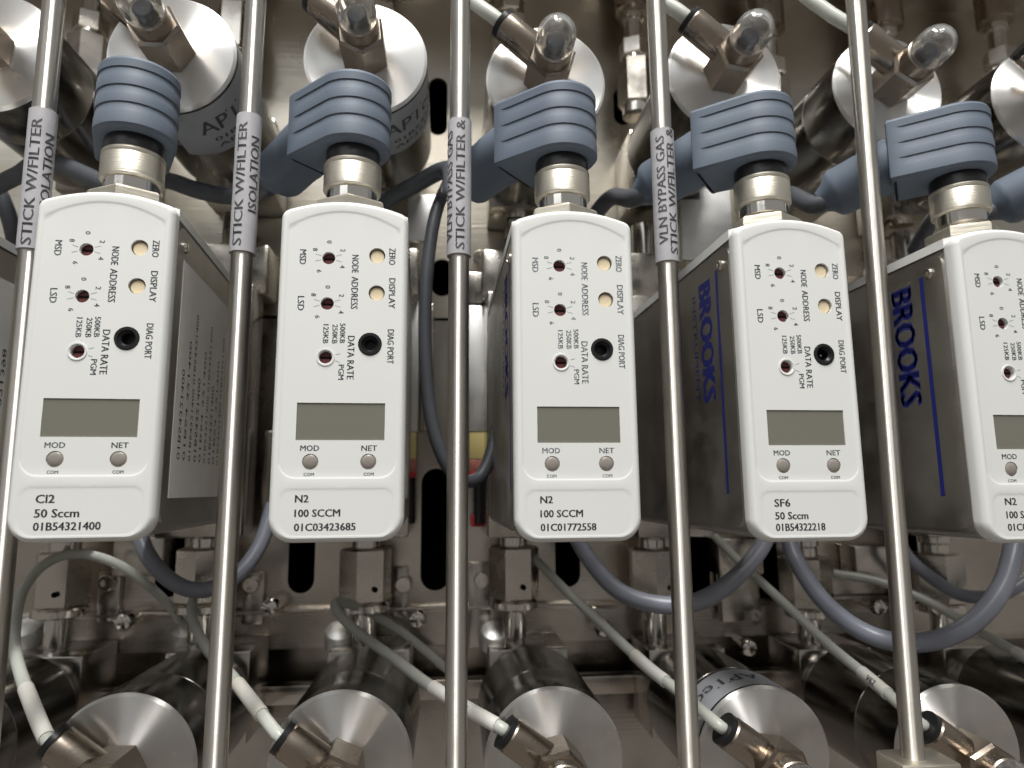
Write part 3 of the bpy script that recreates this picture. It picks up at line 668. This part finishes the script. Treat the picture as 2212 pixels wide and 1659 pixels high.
# ================================================================ loose cables
def cable(px, r, m, label, name='signal_cable'):
    pts = [at(*q) for q in px]; o = pts[0]
    single(name, MB().tube([p-o for p in pts], r, 16, 9).mesh(name, m), label, 'cable', 'cables drooping between the controllers', o)
cable([(1000, 330, 20), (968, 395, 26), (937, 480, 30), (919, 640, 32), (923, 840, 32), (946, 960, 32), (988, 1032, 30), (1036, 1030, 26), (1066, 960, 22), (1084, 840, 16), (1090, 640, 10), (1100, 520, 2)], 2.1, 'cable', 'dark grey cable looping down behind the middle rod')
cable([(1225, 1080, -10), (1238, 1140, -2), (1266, 1198, 8), (1325, 1268, 20), (1400, 1302, 28), (1490, 1304, 32), (1570, 1264, 30), (1636, 1195, 22), (1668, 1130, 14), (1680, 1070, 5)], 2.75, 'gcable', 'grey cable drooping in a loop around the VLN BYPASS GAS rod')
cable([(1690, 1080, -6), (1700, 1150, 2), (1722, 1215, 8), (1785, 1305, 22), (1880, 1372, 36), (1990, 1388, 42), (2092, 1352, 45), (2162, 1272, 45), (2190, 1180, 42), (2200, 1080, 34)], 2.85, 'gcable', 'thick grey cable loop hanging across the unlabelled rod')
cable([(290, 1080, -4), (300, 1150, 4), (325, 1208, 8), (375, 1258, 8), (435, 1275, 6), (505, 1248, 2), (560, 1180, -4), (590, 1090, -10)], 2.6, 'gcable', 'grey cable loop hanging from the Cl2 controller behind the second rod')
cable([(1930, 1090, -14), (1950, 1185, -10), (2000, 1238, -8), (2080, 1286, -4), (2170, 1280, 0), (2260, 1220, 0)], 2.4, 'gcable', 'thin grey cable behind the thick loop at the lower right')
cable([(-60, 330, 5), (-10, 400, 5), (20, 470, 2), (40, 560, -6)], 2.6, 'cable', 'short dark cable at the left edge above the cut-off controller')

# ================================================================ white air tubes
def airtube(px, end, label, sleeve=None, txt=None, stop=None):
    pts = [at(*q) for q in px]
    if end is not None:
        c, fe, fd = end
        E = Vector((c[0], c[1], 0))+fe; pts += [E+fd*3.0, E+fd*0.2, E-fd*3]
    o = pts[0]
    t = thing('air_tube', label, 'tube', o, 0, 'white nylon air tubes')
    add('tube', MB().tube([p-o for p in pts], 1.6, 16, 9).mesh('tube', 'nylon'), t)
    if sleeve:
        P = cat_rom(pts, 9); k0, k1 = int(sleeve[0]*(len(P)-1)), int(sleeve[1]*(len(P)-1))
        q = [p-o for p in P[k0:k1+1]]
        s = add('marker_sleeve', MB().tube([q[0], q[len(q)//2], q[-1]], 1.88, 18, 6).mesh('marker_sleeve', 'marker'), t)
        if txt:
            d = (q[-1]-q[0]); L0 = d.length; d.normalize(); mid = q[len(q)//2]
            cv = (Vector((0, 0, CAMH))-(mid+o)).normalized(); nrm = (cv-d*cv.dot(d)).normalized(); upv = nrm.cross(d)
            mb = MB()
            def fn(u, v):
                g = (v-1.1)/1.9; return mid+d*u+(nrm*math.cos(g)+upv*math.sin(g))*1.93
            put_text(mb, txt, 2.6, fn, align='c', bold=0.1, fine=True); add('lettering', mb.mesh('lettering', 'ink', flip=False), s)
airtube([(970, 1450, -28), (885, 1378, -22), (805, 1328, -14), (742, 1300, -2), (724, 1312, 6), (762, 1356, 14), (855, 1426, 30), (945, 1492, 46)], (LOXY[3], FEND_LO, FD_LO), 'white tube with a kink, running to the lower valve right of the middle rod', (0.70, 0.80), 'V61')
airtube([(1120, 1170, -24), (1160, 1212, -12), (1225, 1278, 0), (1310, 1358, 16), (1398, 1440, 32), (1470, 1496, 46)], (LOXY[4], FEND_LO, FD_LO), 'straight white tube with a blank white sleeve, left of the VLN BYPASS GAS rod', (0.46, 0.57))
airtube([(1545, 1160, -20), (1600, 1216, -8), (1680, 1290, 6), (1785, 1388, 24), (1862, 1452, 38), (1925, 1505, 52)], (LOXY[5], FEND_LO, FD_LO), 'white tube with a sleeve marked V62, running to the unlabelled rod', (0.50, 0.62), 'V62')
airtube([(480, 1250, -18), (425, 1285, -10), (415, 1330, 0), (446, 1400, 18), (505, 1466, 40)], (LOXY[2], FEND_LO, FD_LO), 'white tube passing behind the second rod into a lower valve', (0.60, 0.68))
airtube([(402, 1420, -29), (385, 1335, -24), (320, 1264, -14), (245, 1215, -8), (165, 1196, -3), (98, 1218, 2), (50, 1275, 8), (32, 1360, 20), (40, 1440, 38)], (LOXY[1], FEND_LO, FD_LO), 'white tube looping over the leftmost gland fitting', (0.76, 0.83))
airtube([(1800, 1238, -20), (1900, 1256, -14), (2010, 1302, -4), (2120, 1366, 10), (2200, 1412, 22), (2290, 1470, 36)], None, 'white tube leaving at the lower right edge behind the thick cable loop', (0.78, 0.95))
for i, lb in ((1, 'stickered valve'), (2, 'second valve'), (3, 'middle valve'), (4, 'fourth valve'), (5, 'valve behind the unlabelled rod')):
    c = UPXY[i]; E = Vector((c[0], c[1], 0))+FEND_UP
    o = E; pts = [E-FD_UP*2, E+FD_UP*4, E+FD_UP*12+Vector((0, 1, -2)), E+FD_UP*24+Vector((0, 6, -6)), E+FD_UP*36+Vector((2, 16, -10)), E+FD_UP*44+Vector((6, 34, -12))]
    t = thing('air_tube', 'white tube rising from the upper ' + lb + ' past the top edge', 'tube', o, 0, 'white nylon air tubes')
    add('tube', MB().tube([p-o for p in pts], 2.1, 16, 8).mesh('tube', 'nylon'), t)
